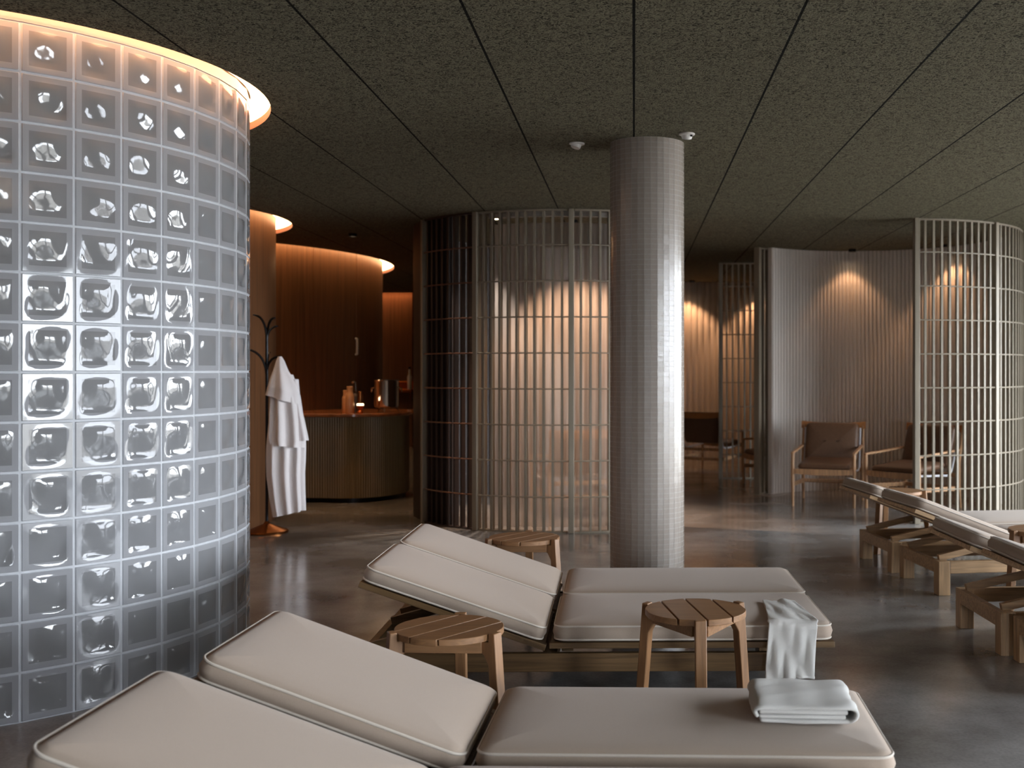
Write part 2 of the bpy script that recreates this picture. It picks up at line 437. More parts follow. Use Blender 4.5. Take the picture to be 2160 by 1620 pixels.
m = MB(); m.box(X0-.2, X0, Y0-.2, Y1+.2, 0, 3.05); struct(m.build('wall_left', M['wallpaint'], smooth=0))
m = MB(); m.box(X0, X1, Y1, Y1+.2, 0, 3.05); struct(m.build('wall_back', M['blackwall'], smooth=0))
def window(n, axis, pos, s, e, z0, z1):
    m = MB(); w = .05; mid = (s+e)/2
    def bx(mm, u0, u1, w0, w1, d=.035):
        if axis == 'x': mm.box(pos+.06-d, pos+.06+d, u0, u1, w0, w1)
        else: mm.box(u0, u1, pos-.06-d, pos-.06+d, w0, w1)
    bx(m, s, s+w, z0, z1); bx(m, e-w, e, z0, z1); bx(m, s+w, e-w, z0, z0+w); bx(m, s+w, e-w, z1-w, z1)
    o = struct(m.build('window_%d' % n, M['frame'], bevel=.003))
    g = MB(); bx(g, s+w, e-w, z0+w, z1-w, .004); g.build('pane', M['pane_dim' if n in (3, 4, 8) else 'pane'], o, smooth=0)
    L = bpy.data.lights.new('window_daylight', 'AREA'); L.shape = 'RECTANGLE'; L.size = e-s-.02; L.size_y = z1-z0-.02; L.cycles.is_portal = True
    lo = bpy.data.objects.new('window_daylight', L); C.objects.link(lo)
    if axis == 'x': lo.location = (pos+.15, mid, (z0+z1)/2); lo.rotation_euler = (R_(90), 0, R_(90))
    else: lo.location = (mid, pos-.15, (z0+z1)/2); lo.rotation_euler = (R_(90), 0, R_(180))
for i, (s, e) in enumerate(RW): window(i+1, 'x', X1, s, e, .08, 2.66)
for i, (s, e) in enumerate(FILL_WIN): window(i+8, 'y', Y0, s, e, .2, 2.3)

# ------------------------------------------------------------------ glass-block round wall
def glass_blocks():
    c, r = GLASS_C, GLASS_R; NC, NR, G = 42, 14, 14; h = CEIL/NR
    rnd = random.Random(3)
    m = MB(); vs = []; fs = []; mi = []
    us = [-.5, -.478, -.465, -.40, -.35, -.28, -.2, -.1, 0, .1, .2, .28, .35, .40, .465, .478, .5]
    n = len(us)
    def sm(a, b, x):
        t = max(0, min(1, (x-a)/(b-a))); return t*t*(3-2*t)
    off = R_(-41.2)-R_(360/NC)*21
    for k in range(NC):
        a0 = off+2*math.pi*k/NC; a1 = a0+2*math.pi/NC
        p0 = Vector(pol(c, r, a0)); p1 = Vector(pol(c, r, a1)); am = (a0+a1)/2
        nrm = Vector((math.cos(am), math.sin(am), 0))
        for row in range(NR):
            base = len(vs); z0 = row*h
            ph = [rnd.uniform(-.5, .5) for _ in range(4)]; fl = rnd.choice((1, 1, 1, -1))
            for j, v in enumerate(us):
                for i, u in enumerate(us):
                    e = max(abs(u), abs(v))
                    d = 0
                    if e > .47: d = -.005*sm(.466, .48, e)
                    else:
                        q = (abs(u)**5+abs(v)**5)**.2
                        w = 1-sm(.26, .40, q)
                        rp = .0052*math.sin(4.6*u*fl+2.6*v+.9+ph[0])+.0044*math.sin(5.6*v-2.6*u*fl+.4+ph[1])+.0006*math.sin(12*u+9*v+ph[2])
                        d = w*(-.003+rp)
                    vs.append(p0.lerp(p1, u+.5)+nrm*d+Vector((0, 0, z0+(v+.5)*h)))
            for j in range(n-1):
                for i in range(n-1):
                    fs.append((base+j*n+i, base+j*n+i+1, base+(j+1)*n+i+1, base+(j+1)*n+i))
                    e = max(abs(us[i]+us[i+1]), abs(us[j]+us[j+1]))/2
                    mi.append(2 if e > .47 else (1 if e > .33 else 0))
    # inner skin of the wall
    b0 = len(vs); ri = r-.08
    for k in range(NC):
        for z in (0, CEIL): vs.append(Vector(pol(c, ri, off+2*math.pi*k/NC, z)))
    for k in range(NC):
        q = (k+1) % NC
        fs.append((b0+2*k, b0+2*k+1, b0+2*q+1, b0+2*q)); mi.append(0)
    # upper rim that runs on into the ceiling slot
    b0 = len(vs)
    for k in range(NC):
        a = off+2*math.pi*k/NC
        for rr, z in ((r, CEIL), (r, CEIL+.16), (ri, CEIL+.16), (ri, CEIL)): vs.append(Vector(pol(c, rr, a, z)))
    for k in range(NC):
        q = (k+1) % NC
        for t in range(3): fs.append((b0+4*k+t, b0+4*q+t, b0+4*q+t+1, b0+4*k+t+1)); mi.append(1)
    m.v = [tuple(v) for v in vs]; m.f = fs; m.mi = mi
    o = m.build('wall_glass_block', [M['gb_clear'], M['gb_frame'], M['gb_joint']], smooth=40, fix=False)
    struct(o, 'curved wall of square wavy glass blocks at the left', 'glass block wall')
glass_blocks()
# unseen dim warm lamp, added to light the inside of the glass cylinder
def point(name, loc, col, watts, size=.1):
    L = bpy.data.lights.new(name, 'POINT'); L.color = col[:3]; L.energy = watts; L.shadow_soft_size = size
    o = bpy.data.objects.new(name, L); C.objects.link(o); o.location = loc; return o
lt = thing('fill_lamp', 'unseen warm lamp added to light the inside of the glass-block room', 'fill lamp', (GLASS_C[0]-.2, GLASS_C[1]+.3, CEIL))
m = MB(); m.lathe([(.09, 0), (.10, -.02), (.10, -.05), (.09, -.055)], 32); m.build('housing', M['white'], lt)
m = MB(); m.lathe([(.085, -.056), (.06, -.066), (.01, -.07)], 32); m.build('diffuser', M['tealight'], lt)
pl = point('fill_light', (0, 0, -.22), (1, .66, .42), 24, .12); pl.parent = lt

# ------------------------------------------------------------------ wood-clad round walls
def round_wall(name, c, r, a0=0, a1=2*math.pi, mat=M['walnut'], S=160, z1=CEIL+.16, th=.06):
    m = MB(); full = a1-a0 > 6.28
    n = S if full else max(8, int(S*(a1-a0)/6.283))
    ang = [a0+(a1-a0)*k/n for k in range(n+(0 if full else 1))]
    P = [[pol(c, rr, a, z) for a in ang] for rr, z in ((r, 0), (r, z1), (r-th, z1), (r-th, 0), (r, 0))]
    m.grid(P, wrap=full)
    if not full:
        for e in (0, -1):
            a = ang[e]; m.add([pol(c, r, a, 0), pol(c, r, a, z1), pol(c, r-th, a, z1), pol(c, r-th, a, 0)], [(0, 1, 2, 3)])
    return m.build(name, mat, smooth=40)
struct(round_wall('wall_wood_curved', A_C, A_R), 'curved walnut wall behind the coat rack', 'wall')
# the second drum has a door leaf with a pale pull
def ang_at(c, r, px):
    d = Vector((px-1337, 2320)).normalized(); t = c[0]*d.x+c[1]*d.y; q = c[0]*d.y-c[1]*d.x
    t -= math.sqrt(r*r-q*q); return math.atan2(d.y*t-c[1], d.x*t-c[0])
da1 = ang_at(B_C, B_R, 752); da0 = da1-.85/B_R
struct(round_wall('wall_wood_curved.001', B_C, B_R, da1+.0012, da0+2*math.pi-.0012), 'curved walnut wall behind the counter', 'wall')
dr = struct(round_wall('door_1', B_C, B_R-.002, da0+.0012, da1-.0012))
ha = ang_at(B_C, B_R, 748)
m = MB(); m.tube([pol(B_C, B_R+.012, ha, 1.78), pol(B_C, B_R+.035, ha, 1.78), pol(B_C, B_R+.035, ha, 1.585), pol(B_C, B_R+.012, ha, 1.585)], .014, 10)
h = m.build('door_handle', M['strap'], dr); h['label'] = 'pale vertical pull handle'
# farthest lit wall
m = MB(); m.box(-8.2, -4.03, 20.0, 20.2, 0, CEIL+.1); struct(m.build('wall_wood_far', M['walnut'], smooth=0), 'farthest flat walnut wall under a slot light', 'wall')

# ------------------------------------------------------------------ mosaic column
def column():
    c, r, S = (.081, 6.73), .2265, 36; rnd = random.Random(11)
    m = MB(); m.cur = 0
    m.grid([[pol(c, r-.0008, 2*math.pi*(k+.5)/S, z) for k in range(S)] for z in (0, CEIL)], wrap=True)
    m.cur = 1; th = .0302; n = int(CEIL/th)
    for k in range(S):
        a0, a1 = 2*math.pi*(k+.5)/S, 2*math.pi*(k+1.5)/S
        p0, p1 = Vector(pol(c, r, a0)), Vector(pol(c, r, a1)); am = (a0+a1)/2; nr = Vector((math.cos(am), math.sin(am), 0))
        kt = rnd.uniform(-.0003, .0003)
        for i in range(n+1):
            z0, z1 = i*th+.0008, min(CEIL, (i+1)*th-.0008)
            if z1 <= z0: continue
            t = kt+rnd.uniform(-.00012, .00012); s = rnd.uniform(-.00012, .00012)
            q = [(.025, z0, -t-s), (.975, z0, t-s), (.975, z1, t+s), (.025, z1, -t+s)]
            m.add([p0.lerp(p1, u)+nr*d+Vector((0, 0, z)) for u, z, d in q], [(0, 1, 2, 3)])
    struct(m.build('column', [M['grout'], M['mosaic']], smooth=0, fix=False), 'round column clad in pearly mosaic tiles', 'column')
column()

# ------------------------------------------------------------------ booths
def screen(name, label, c, r, bays, group, hoop_r=.0065, pitch=.0815, z1=CEIL, dark=(), sd=.05):
    """bays: list of (a0, a1) between posts; slats stand radially, hoops run round outside"""
    t = thing(name, label, 'screen', (c[0], c[1], 0), 0, group)
    o = (0, 0)
    posts = sorted({a for b in bays for a in b})
    for a in posts:
        T = Matrix.Rotation(a, 4, 'Z')
        m = MB(); m.box(r-.055, r+.02, -.024, .024, 0, z1-.002, T); m.build('post', M['slat'], t, bevel=.004)
    for bi, (a0, a1) in enumerate(bays):
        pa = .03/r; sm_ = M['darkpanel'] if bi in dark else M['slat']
        n = max(2, round((a1-a0)*r/pitch)); m = MB()
        for k in range(1, n):
            T = Matrix.Rotation(a0+(a1-a0)*k/n, 4, 'Z'); m.box(r-sd, r, -.0098, .0098, .012, z1-.02, T)
        for z in (.006, z1-.012):
            P = [[pol(o, rr, a0+pa+(a1-a0-2*pa)*k/24, z+dz) for k in range(25)] for rr, dz in ((r-.045, -.006), (r+.003, -.006), (r+.003, .009), (r-.045, .009), (r-.045, -.006))]
            m.grid(P)
        pn = m.build('slat_panel', sm_, t)
        for j in range(1, 9):
            z = z1*j/9; m = MB()
            m.tube([pol(o, r+.004, a0+pa*.6+(a1-a0-1.2*pa)*k/24, z) for k in range(25)], hoop_r, 6)
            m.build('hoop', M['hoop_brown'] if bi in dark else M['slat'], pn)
    return t

def fluted(name, label, c, r, a0, a1, period, amp, mat, inner=True, z0=.0, z1=CEIL, th=.05):
    m = MB(); nf = max(4, round((a1-a0)*r/period)); n = nf*6
    s = -1 if inner else 1
    A_ = [a0+(a1-a0)*k/n for k in range(n+1)]
    fl = [r+s*amp*abs(math.sin(math.pi*nf*k/n))**.7 for k in range(n+1)]
    bk = r-s*th
    m.grid([[pol(c, fl[k], a, z0) for k, a in enumerate(A_)], [pol(c, fl[k], a, z1) for k, a in enumerate(A_)]])
    m.grid([[pol(c, bk, a, z1) for a in A_], [pol(c, bk, a, z0) for a in A_]])
    for e in (0, -1):
        a = A_[e]; m.add([pol(c, fl[e], a, z0), pol(c, fl[e], a, z1), pol(c, bk, a, z1), pol(c, bk, a, z0)], [(0, 1, 2, 3)])
    m.grid([[pol(c, fl[k], a, z1) for k, a in enumerate(A_)], [pol(c, bk, a, z1) for a in A_]])
    return struct(m.build(name, mat, smooth=50), label, 'wall')

def downlight(label, loc, aim, watts, ang=95, blend=.35, col=(1, .56, .30), snoot=.03):
    t = thing('ceiling_downlight', label, 'downlight', (loc[0], loc[1], CEIL), 0, 'booth downlights')
    m = MB(); m.lathe([(.026, -.004), (.043, -.004), (.045, 0), (.026, 0), (.026, -.004)], 24, caps=False); m.build('trim_ring', M['black'], t)
    if snoot:
        m = MB(); m.lathe([(.044, 0), (.044, -snoot), (.041, -snoot), (.041, 0)], 24, caps=False); m.build('snoot', M['black'], t)
    m = MB(); m.lathe([(.025, -.002), (.025, -.001)], 20); m.build('lens', M['bulb'], t)
    L = bpy.data.lights.new('downlight_lamp', 'SPOT'); L.energy = watts; L.color = col; L.spot_size = R_(ang); L.spot_blend = blend; L.shadow_soft_size = .02
    o = bpy.data.objects.new('downlight_lamp', L); C.objects.link(o); o.location = (loc[0], loc[1], CEIL-.04)
    o.rotation_euler = (Vector(aim)-Vector((loc[0], loc[1], CEIL-.03))).to_track_quat('-Z', 'Y').to_euler()
    return t

def aa(c, r, px, far=False):
    d = Vector((px-1337, 2320)).normalized(); t = c[0]*d.x+c[1]*d.y; q = c[0]*d.y-c[1]*d.x
    h = math.sqrt(max(0, r*r-q*q)); t += h if far else -h
    return math.atan2(d.y*t-c[1], d.x*t-c[0])

# middle booth
pa = [aa(MID_C, MID_R, x) for x in (893, 1003, 1205)]
pa.append(pa[2]+(pa[2]-pa[1])*1.14); pa.append(pa[3]+.45)
screen('slatted_screen', 'round slatted booth screen left of the tiled column, curtain hung inside', MID_C, MID_R, [(pa[0], pa[1]), (pa[1], pa[2]), (pa[2], pa[3])], 'slatted booth screens', dark=(0,))
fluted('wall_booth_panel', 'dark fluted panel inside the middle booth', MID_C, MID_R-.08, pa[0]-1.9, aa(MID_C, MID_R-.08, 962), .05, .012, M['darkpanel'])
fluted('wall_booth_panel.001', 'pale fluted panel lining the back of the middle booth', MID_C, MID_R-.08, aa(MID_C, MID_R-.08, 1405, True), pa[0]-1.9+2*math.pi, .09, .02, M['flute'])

def curtain():
    c, r = MID_C, MID_R-.16; a0, a1 = aa(c, r, 1034), pa[3]-.06
    per = .098; nf = round((a1-a0)*r/per); n = nf*12
    m = MB(); rows = []
    for i in range(9):
        z = .03+(CEIL-.1-.03)*i/8; k_ = .55+.45*(1-i/8)
        row = []
        for k in range(n+1):
            a = a0+(a1-a0)*k/n; ph = 2*math.pi*nf*k/n
            w = .024*k_*(math.sin(ph)+.25*math.sin(2*ph+.6))*(1+.25*math.sin(k*.071+i*.35))
            row.append(pol((0, 0), r+w, a+.012*math.sin(k*.05+i*.4)*(1-i/8), z))
        rows.append(row)
    m.grid(rows)
    t = thing('sheer_curtain', 'sheer pale curtain in soft pleats hanging inside the middle booth screen', 'curtain', (c[0], c[1], 0))
    m.build('curtain_cloth', M['sheer'], t, smooth=80, fix=False)
    m = MB(); m.grid([[pol((0, 0), rr, a0+(a1-a0)*k/40, z) for k in range(41)] for rr, z in ((r-.02, CEIL-.045), (r+.02, CEIL-.045), (r+.02, CEIL-.005), (r-.02, CEIL-.005), (r-.02, CEIL-.045))])
    m.build('curtain_track', M['white'], t)
curtain()
downlight('tiny bright downlight seen through the top of the middle booth slats', (-1.25, 10.06), (-1.2, 10.3, 0), 110, 80, .5, (1, .84, .70), 0)
downlight('warm downlight in the middle booth over the cushioned chair', (-.56, 10.15), (-.45, 9.85, .2), 180, 80, .5, (1, .60, .36))

# right booth
ra = [aa(RGT_C, RGT_R, x) for x in (1934, 2101)]
ra.append(ra[1]+(ra[1]-ra[0])*.95)
screen('slatted_screen', 'round slatted booth screen at the right, beside the armchairs', RGT_C, RGT_R, [(ra[0], ra[1]), (ra[1], ra[2])], 'slatted booth screens', sd=.028)
la = math.atan2(12.62-RGT_C[1], 1.62-RGT_C[0])
fluted('wall_booth_panel.002', 'pale finely fluted wall of the right booth behind the armchairs', RGT_C, RGT_R-.1, ra[2]-.05, 2*math.pi+R_(-226), .046, .026, M['flute'])
screen('slatted_screen', 'narrow slatted screen edge beside the pale fluted booth wall', RGT_C, RGT_R+.01, [(R_(126), R_(139.5))], 'slatted booth screens')
downlight('warm downlight washing the pale fluted wall over the armchair', (2.50, 12.595), (2.46, 12.72, 0), 8, 88, .5, (1, .53, .27))
downlight('warm downlight inside the right booth behind the slatted screen', (3.45, 12.12), (3.50, 12.20, 0), 12, 92, .45, (1, .53, .27))

# over the counter
downlight('warm downlight in the dark ceiling above the curved counter', (-2.85, 11.15), (-2.85, 11.75, .6), 30, 70, .6, (1, .58, .30))
# far booth
fa = [aa(FAR_C, FAR_R, x) for x in (1520, 1632)]
screen('slatted_screen', 'distant dark slatted screen right of the tiled column', FAR_C, FAR_R, [(fa[0], fa[1])], 'slatted booth screens')
fluted('wall_booth_panel.003', 'distant fluted booth wall lit warm from above', FAR_C, FAR_R+.05, R_(20), R_(165), .10, .03, M['flute'])
downlight('warm downlight of the far booth beside the column', (.90, 17.0), (.92, 17.14, 0), 28, 92, .45, (1, .5, .24))
downlight('warm downlight of the far booth behind its slats', (1.92, 17.02), (1.93, 17.14, 0), 24, 92, .45, (1, .5, .24))
# dark partitions between the booths
m = MB(); m.box(2.35, 6.6, 14.2, 14.35, 0, CEIL); m.box(1.62, 1.78, 12.72, 12.86, 0, CEIL)
struct(m.build('wall_partition', M['blackwall'], smooth=0))

# ------------------------------------------------------------------ cushions and loungers
def cushion_mb(L, W, T, rc=.05, re=.022, crown=.012, y0=None):
    """box cushion lying on z=0, x 0..L, y -W/2..W/2, soft edges, domed top"""
    def outline(ins, n=6):
        r = max(.004, rc-ins); x0, x1, yy0, yy1 = ins, L-ins, -W/2+ins, W/2-ins; P = []
        ns = 8
        for cx, cy, a in ((x1-r, yy1-r, 0), (x0+r, yy1-r, 90), (x0+r, yy0+r, 180), (x1-r, yy0+r, 270)):
            for k in range(n+1):
                t = R_(a+90*k/n); P.append((cx+r*math.cos(t), cy+r*math.sin(t)))
        Q = []
        for i in range(len(P)):
            a_, b_ = P[i], P[(i+1) % len(P)]; Q.append(a_)
            if i % (n+1) == n:
                for k in range(1, 9): Q.append((a_[0]+(b_[0]-a_[0])*k/9, a_[1]+(b_[1]-a_[1])*k/9))
        return Q
    lv = []
    for ins, z in ((re*1.2, 0), (re*.35, re*.25), (0, re*.9), (-.006, T*.5), (0, T-re*.9), (re*.35, T-re*.28), (re*1.3, T+crown*.1), (.07, T+crown*.55), (.13, T+crown*.85), (.22, T+crown)):
        lv.append([(x, y, z) for x, y in outline(ins)])
    n = len(lv[0])
    m = MB(); m.grid(lv, wrap=True)
    o = len(m.v)
    m.f.append(list(range(n))[::-1]); m.mi.append(0)
    m.f.append([(len(lv)-1)*n+k for k in range(n)]); m.mi.append(0)
    pip = MB()
    for z in (T-re*.55, re*.5):
        pip.tube([(x, y, z) for x, y in outline(.002)], .0042, 6, closed=True)
    return m, pip

CU_SEAT = CU_BACK = None
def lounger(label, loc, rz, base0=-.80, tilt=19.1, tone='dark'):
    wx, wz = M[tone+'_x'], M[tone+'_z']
    t = thing('sun_lounger', label, 'lounger', loc, rz, 'wooden sun loungers with beige cushions')
    b1, hw = 1.03, .305
    m = MB()
    for s in (-1, 1): m.box(base0+.076, b1-.076, s*hw-.017, s*hw+.017, .135, .212)
    m.box(base0, base0+.034, -hw+.052, hw-.052, .135, .212); m.box(b1-.034, b1, -hw+.052, hw-.052, .135, .212)
    m.box(-.03, .03, -hw+.017, hw-.017, .14, .205)
    m.build('base_frame', wx, t, bevel=.003)
    for x in (base0+.038, b1-.038):
        for s in (-1, 1):
            m = MB(); m.box(x-.038, x+.038, s*(hw-.021)-.038, s*(hw-.021)+.038, 0, .212); m.build('leg', wz, t, bevel=.003)
    m = MB()
    for s in (-1, 1): m.box(0, 1.2, s*.30-.022, s*.30+.022, .232, .257)
    for k in range(13): m.box(.004+k*.0946, .054+k*.0946, -.279, .279, .234, .256)
    for x in (.05, .95): m.box(x, x+.05, -.28, .28, .212, .234)
    m.build('seat_frame', wx, t, bevel=.002)
    th = R_(tilt); T = Matrix.Translation((-.02, 0, .223)) @ Matrix.Rotation(th, 4, 'Y')
    m = MB()
    for s in (-1, 1): m.box(-.823, 0, s*.30-.022, s*.30+.022, 0, .025)
    for k in range(9): m.box(-.822+k*.096, -.772+k*.096, -.279, .279, .001, .024)
    bf = m.build('back_frame', wx, t, bevel=.002)
    bf.matrix_basis = T
    for s in (-1, 1):
        m = MB(); y = s*.245
        e = T @ Vector((-.24 if base0 > -.7 else -.36, y, -.012))
        m.bar((base0+.03, y, .222), e, .03, .04); m.build('strut', wx, t, bevel=.002)
    c, p = cushion_mb(1.175, .645, .078); o = c.build('seat_cushion', M['cushion'], t, smooth=60, loc=(.018, 0, .2575)); p.build('piping', M['piping'], o)
    c, p = cushion_mb(.80, .645, .074); o = c.build('back_cushion', M['cushion'], t, smooth=60)
    o.matrix_basis = T @ Matrix.Translation((-.822, 0, .0255)); p.build('piping', M['piping'], o)
    return t
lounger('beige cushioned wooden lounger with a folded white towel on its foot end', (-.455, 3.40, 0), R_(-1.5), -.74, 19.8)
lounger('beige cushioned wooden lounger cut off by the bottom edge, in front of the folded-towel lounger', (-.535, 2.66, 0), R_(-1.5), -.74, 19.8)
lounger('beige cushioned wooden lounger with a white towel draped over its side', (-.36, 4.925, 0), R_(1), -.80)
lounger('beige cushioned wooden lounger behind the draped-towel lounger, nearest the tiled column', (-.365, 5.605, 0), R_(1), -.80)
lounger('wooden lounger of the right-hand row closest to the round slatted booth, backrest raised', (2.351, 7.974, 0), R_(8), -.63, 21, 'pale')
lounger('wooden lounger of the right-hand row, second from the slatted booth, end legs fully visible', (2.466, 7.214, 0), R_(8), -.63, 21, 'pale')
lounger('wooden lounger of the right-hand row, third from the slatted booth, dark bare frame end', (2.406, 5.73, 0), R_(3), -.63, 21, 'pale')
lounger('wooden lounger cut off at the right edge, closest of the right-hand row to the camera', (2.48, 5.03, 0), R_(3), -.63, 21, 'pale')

# ------------------------------------------------------------------ stools
def make_stool(label, loc, rz, legs, planks):
    t = thing('round_stool', label, 'stool', loc, rz, 'round slatted wooden stools')
    Rt, zt = .196, .47
    # plank disc
    m = MB(); cuts = [-Rt, -.105, 0, .105, Rt]
    Tp = Matrix.Rotation(planks, 4, 'Z')
    for a, b in zip(cuts[:-1], cuts[1:]):
        a += .0035; b -= .0035
        n = 14; up = [(math.sqrt(max(0, Rt*Rt-y*y)), y) for y in [a+(b-a)*k/n for k in range(n+1)]]
        poly = up+[(-x, y) for x, y in reversed(up)]
        poly2 = [poly[0]]
        for p in poly[1:]:
            if math.hypot(p[0]-poly2[-1][0], p[1]-poly2[-1][1]) > 1e-4: poly2.append(p)
        if math.hypot(poly2[0][0]-poly2[-1][0], poly2[0][1]-poly2[-1][1]) < 1e-4: poly2.pop()
        m.prism(poly2, lambda p, z: (p[0], p[1], z), zt-.024, zt, Tp)
    m.build('stool_top', M['teak_x'], t, bevel=.002)
    prof = [(.224, .474), (.262, 0), (.226, 0), (.196, .36), (.176, .395), (.150, .405), (.150, .443), (.197, .443), (.1985, .474)]
    for a in legs:
        m = MB(); m.prism(prof, lambda p, y: (p[0], y, p[1]), -.021, .021, Matrix.Rotation(a, 4, 'Z')); m.build('leg', M['teak_z'], t, bevel=.003)
    for i in range(len(legs)):
        a, b = legs[i], legs[(i+1) % len(legs)]
        p0 = Vector(pol((0, 0), .172, a+.13, .422)); p1 = Vector(pol((0, 0), .172, b-.13, .422))
        m = MB(); m.bar(p0, p1, .022, .04); m.build('apron_rail', M['teak_x'], t, bevel=.002)
    return t
D3 = 2*math.pi/3
lg = lambda a: [a, a+D3, a+2*D3]
make_stool('round slatted stool in front of the draped towel lounger, plank gaps running away', ((1467-1337)/2320*4.28, 4.28, 0), 0, lg(R_(-88)), R_(-80))
make_stool('round slatted stool between the two foreground lounger pairs, nearer the glass blocks', ((948-1337)/2320*3.985, 3.985, 0), 0, lg(R_(-32)), R_(55))
make_stool('round slatted stool standing behind the beige loungers before the slatted screen', ((1106-1337)/2320*6.13, 6.13, 0), 0, lg(R_(-32)), R_(56))
make_stool('round slatted stool half hidden behind the raised back of the farthest right-hand lounger', (2.03, 8.50, 0), 0, lg(R_(-20)), R_(10))
make_stool('round slatted stool between the right-hand lounger pairs at the right edge', (2.39, 6.42, 0), 0, lg(R_(200)), R_(20))

# ------------------------------------------------------------------ armchairs
def make_chair(label, loc, rz, group='wooden armchairs with brown leather cushions'):
    t = thing('lounge_armchair', label, 'armchair', loc, rz, group)
    for s in (-1, 1):
        m = MB(); m.tube([(s*.31, -.32, 0), (s*.312, -.325, .3), (s*.312, -.325, .538)], [.014, .018, .016], 10); m.build('front_leg', M['oak'], t)
        m = MB(); m.tube([(s*.318, .40, 0), (s*.318, .37, .25), (s*.318, .37, .45), (s*.318, .45, .80)], [.014, .018, .018, .016], 10); m.build('rear_leg', M['oak'], t)
        m = MB(); m.bar((s*.312, -.345, .547), (s*.312, .40, .588), .032, .022); m.build('armrest', M['oak'], t, bevel=.006)
        m = MB(); m.bar((s*.31, -.32, .225), (s*.314, .37, .20), .02, .045); m.build('side_stretcher', M['oak'], t, bevel=.004)
        m = MB(); m.tube([(s*.292, .40, .775), (s*.292, .33, .52), (s*.292, .285, .40), (s*.292, .25, .352), (s*.292, .20, .338), (s*.288, -.30, .362)], .011, 8); o = m.build('strap_edge', M['strap'], t); o['label'] = 'pale bent side edge'
    n = 12
    m = MB()
    P = []
    for k in range(n+1):
        u = -1+2*k/n; y = -.328-.012*(1-u*u); P.append([(u*.30, y-.012, .335-.012*(1-u*u)), (u*.30, y+.012, .335-.012*(1-u*u)), (u*.30, y+.012, .385), (u*.30, y-.012, .385), (u*.30, y-.012, .335-.012*(1-u*u))])
    m.grid(P); m.build('seat_rail', M['oak'], t)
    m = MB(); m.bar((-.315, .37, .20), (.315, .37, .20), .02, .04); m.build('back_stretcher', M['oak'], t, bevel=.004)
    m = MB(); m.bar((-.315, .37, .33), (.315, .37, .33), .02, .04); m.build('rear_rail', M['oak'], t, bevel=.004)
    m = MB(); P = []
    for k in range(n+1):
        u = -1+2*k/n; d = .03*(1-u*u); P.append([(u*.345, .425+d, .765-.02*(1-u*u)), (u*.345, .455+d, .765-.02*(1-u*u)), (u*.345, .468+d, .842-.02*(1-u*u)), (u*.345, .436+d, .842-.02*(1-u*u)), (u*.345, .425+d, .765-.02*(1-u*u))])
    m.grid(P); m.f.append([0, 1, 2, 3]); m.mi.append(0); k = n*5; m.f.append([k+3, k+2, k+1, k]); m.mi.append(0)
    o = m.build('top_rail', M['tan'], t, bevel=.006); o['label'] = 'tan leather wrapped top rail'
    c, p = cushion_mb(.56, .60, .06, crown=.01); o = c.build('seat_cushion', M['leather'], t, smooth=60); o.matrix_basis = Matrix.Translation((0, -.325, .372)) @ Matrix.Rotation(R_(4), 4, 'X') @ Matrix.Rotation(R_(90), 4, 'Z') @ Matrix.Diagonal((1, .87, 1, 1))
    c, p = cushion_mb(.43, .555, .075, crown=.025); o = c.build('back_cushion', M['leather'], t, smooth=60)
    o.matrix_basis = Matrix(((0, -1, 0, 0), (.30, 0, -.954, .292), (.954, 0, .30, .402), (0, 0, 0, 1)))
    return t
ch = make_chair('wooden armchair with brown leather cushions in front of the pale fluted wall', (2.03, 11.52, 0), R_(-18))
dup(ch, 'wooden armchair partly hidden behind the round slatted screen at the right', (2.80, 11.12, 0), R_(-48))
dup(ch, 'dark armchair in the far booth beside the tiled column', (1.08, 15.15, 0), R_(150))
dup(ch, 'dark armchair in the shadowed gap, facing the far slatted screen', (1.72, 13.25, 0), R_(-80))
dup(ch, 'armchair silhouette behind the sheer curtain of the middle booth', (-.62, 10.75, 0), R_(-160))

# ------------------------------------------------------------------ coat rack and robe
RX, RY = -3.153, 9.45
def coat_rack():
    t = thing('coat_rack', 'slender dark coat rack with curved arms beside the wood wall', 'coat rack', (RX, RY, 0))
    m = MB(); m.lathe([(.18, 0), (.182, .012), (.176, .02), (.03, .078), (.016, .10)], 40); o = m.build('base', M['bronze'], t); o['label'] = 'conical bronze foot'
    m = MB(); m.lathe([(.0125, .09), (.0125, 1.70)], 14); m.build('pole', M['black'], t)
    def arm(dx, dy, z0, z1, out):
        P = []
        for k in range(9):
            u = k/8; P.append((dx*out*u**2.2, dy*out*u**2.2, z0+(z1-z0)*(1-(1-u)**1.7)))
        m = MB(); m.tube(P, [.0105]*8+[.008], 8); m.tube([(P[-1][0], P[-1][1], P[-1][2]-.006), (P[-1][0], P[-1][1], P[-1][2]+.006)], .013, 8); m.build('arm', M['black'], t)
    arm(-.9, -.2, 1.62, 1.87, .11); arm(.85, .2, 1.63, 1.775, .095); arm(-.95, -.3, 1.30, 1.575, .17); arm(.97, -.22, 1.36, 1.515, .125); arm(.2, .95, 1.62, 1.85, .12)
    arm(-.2, .95, 1.3, 1.55, .15)
coat_rack()
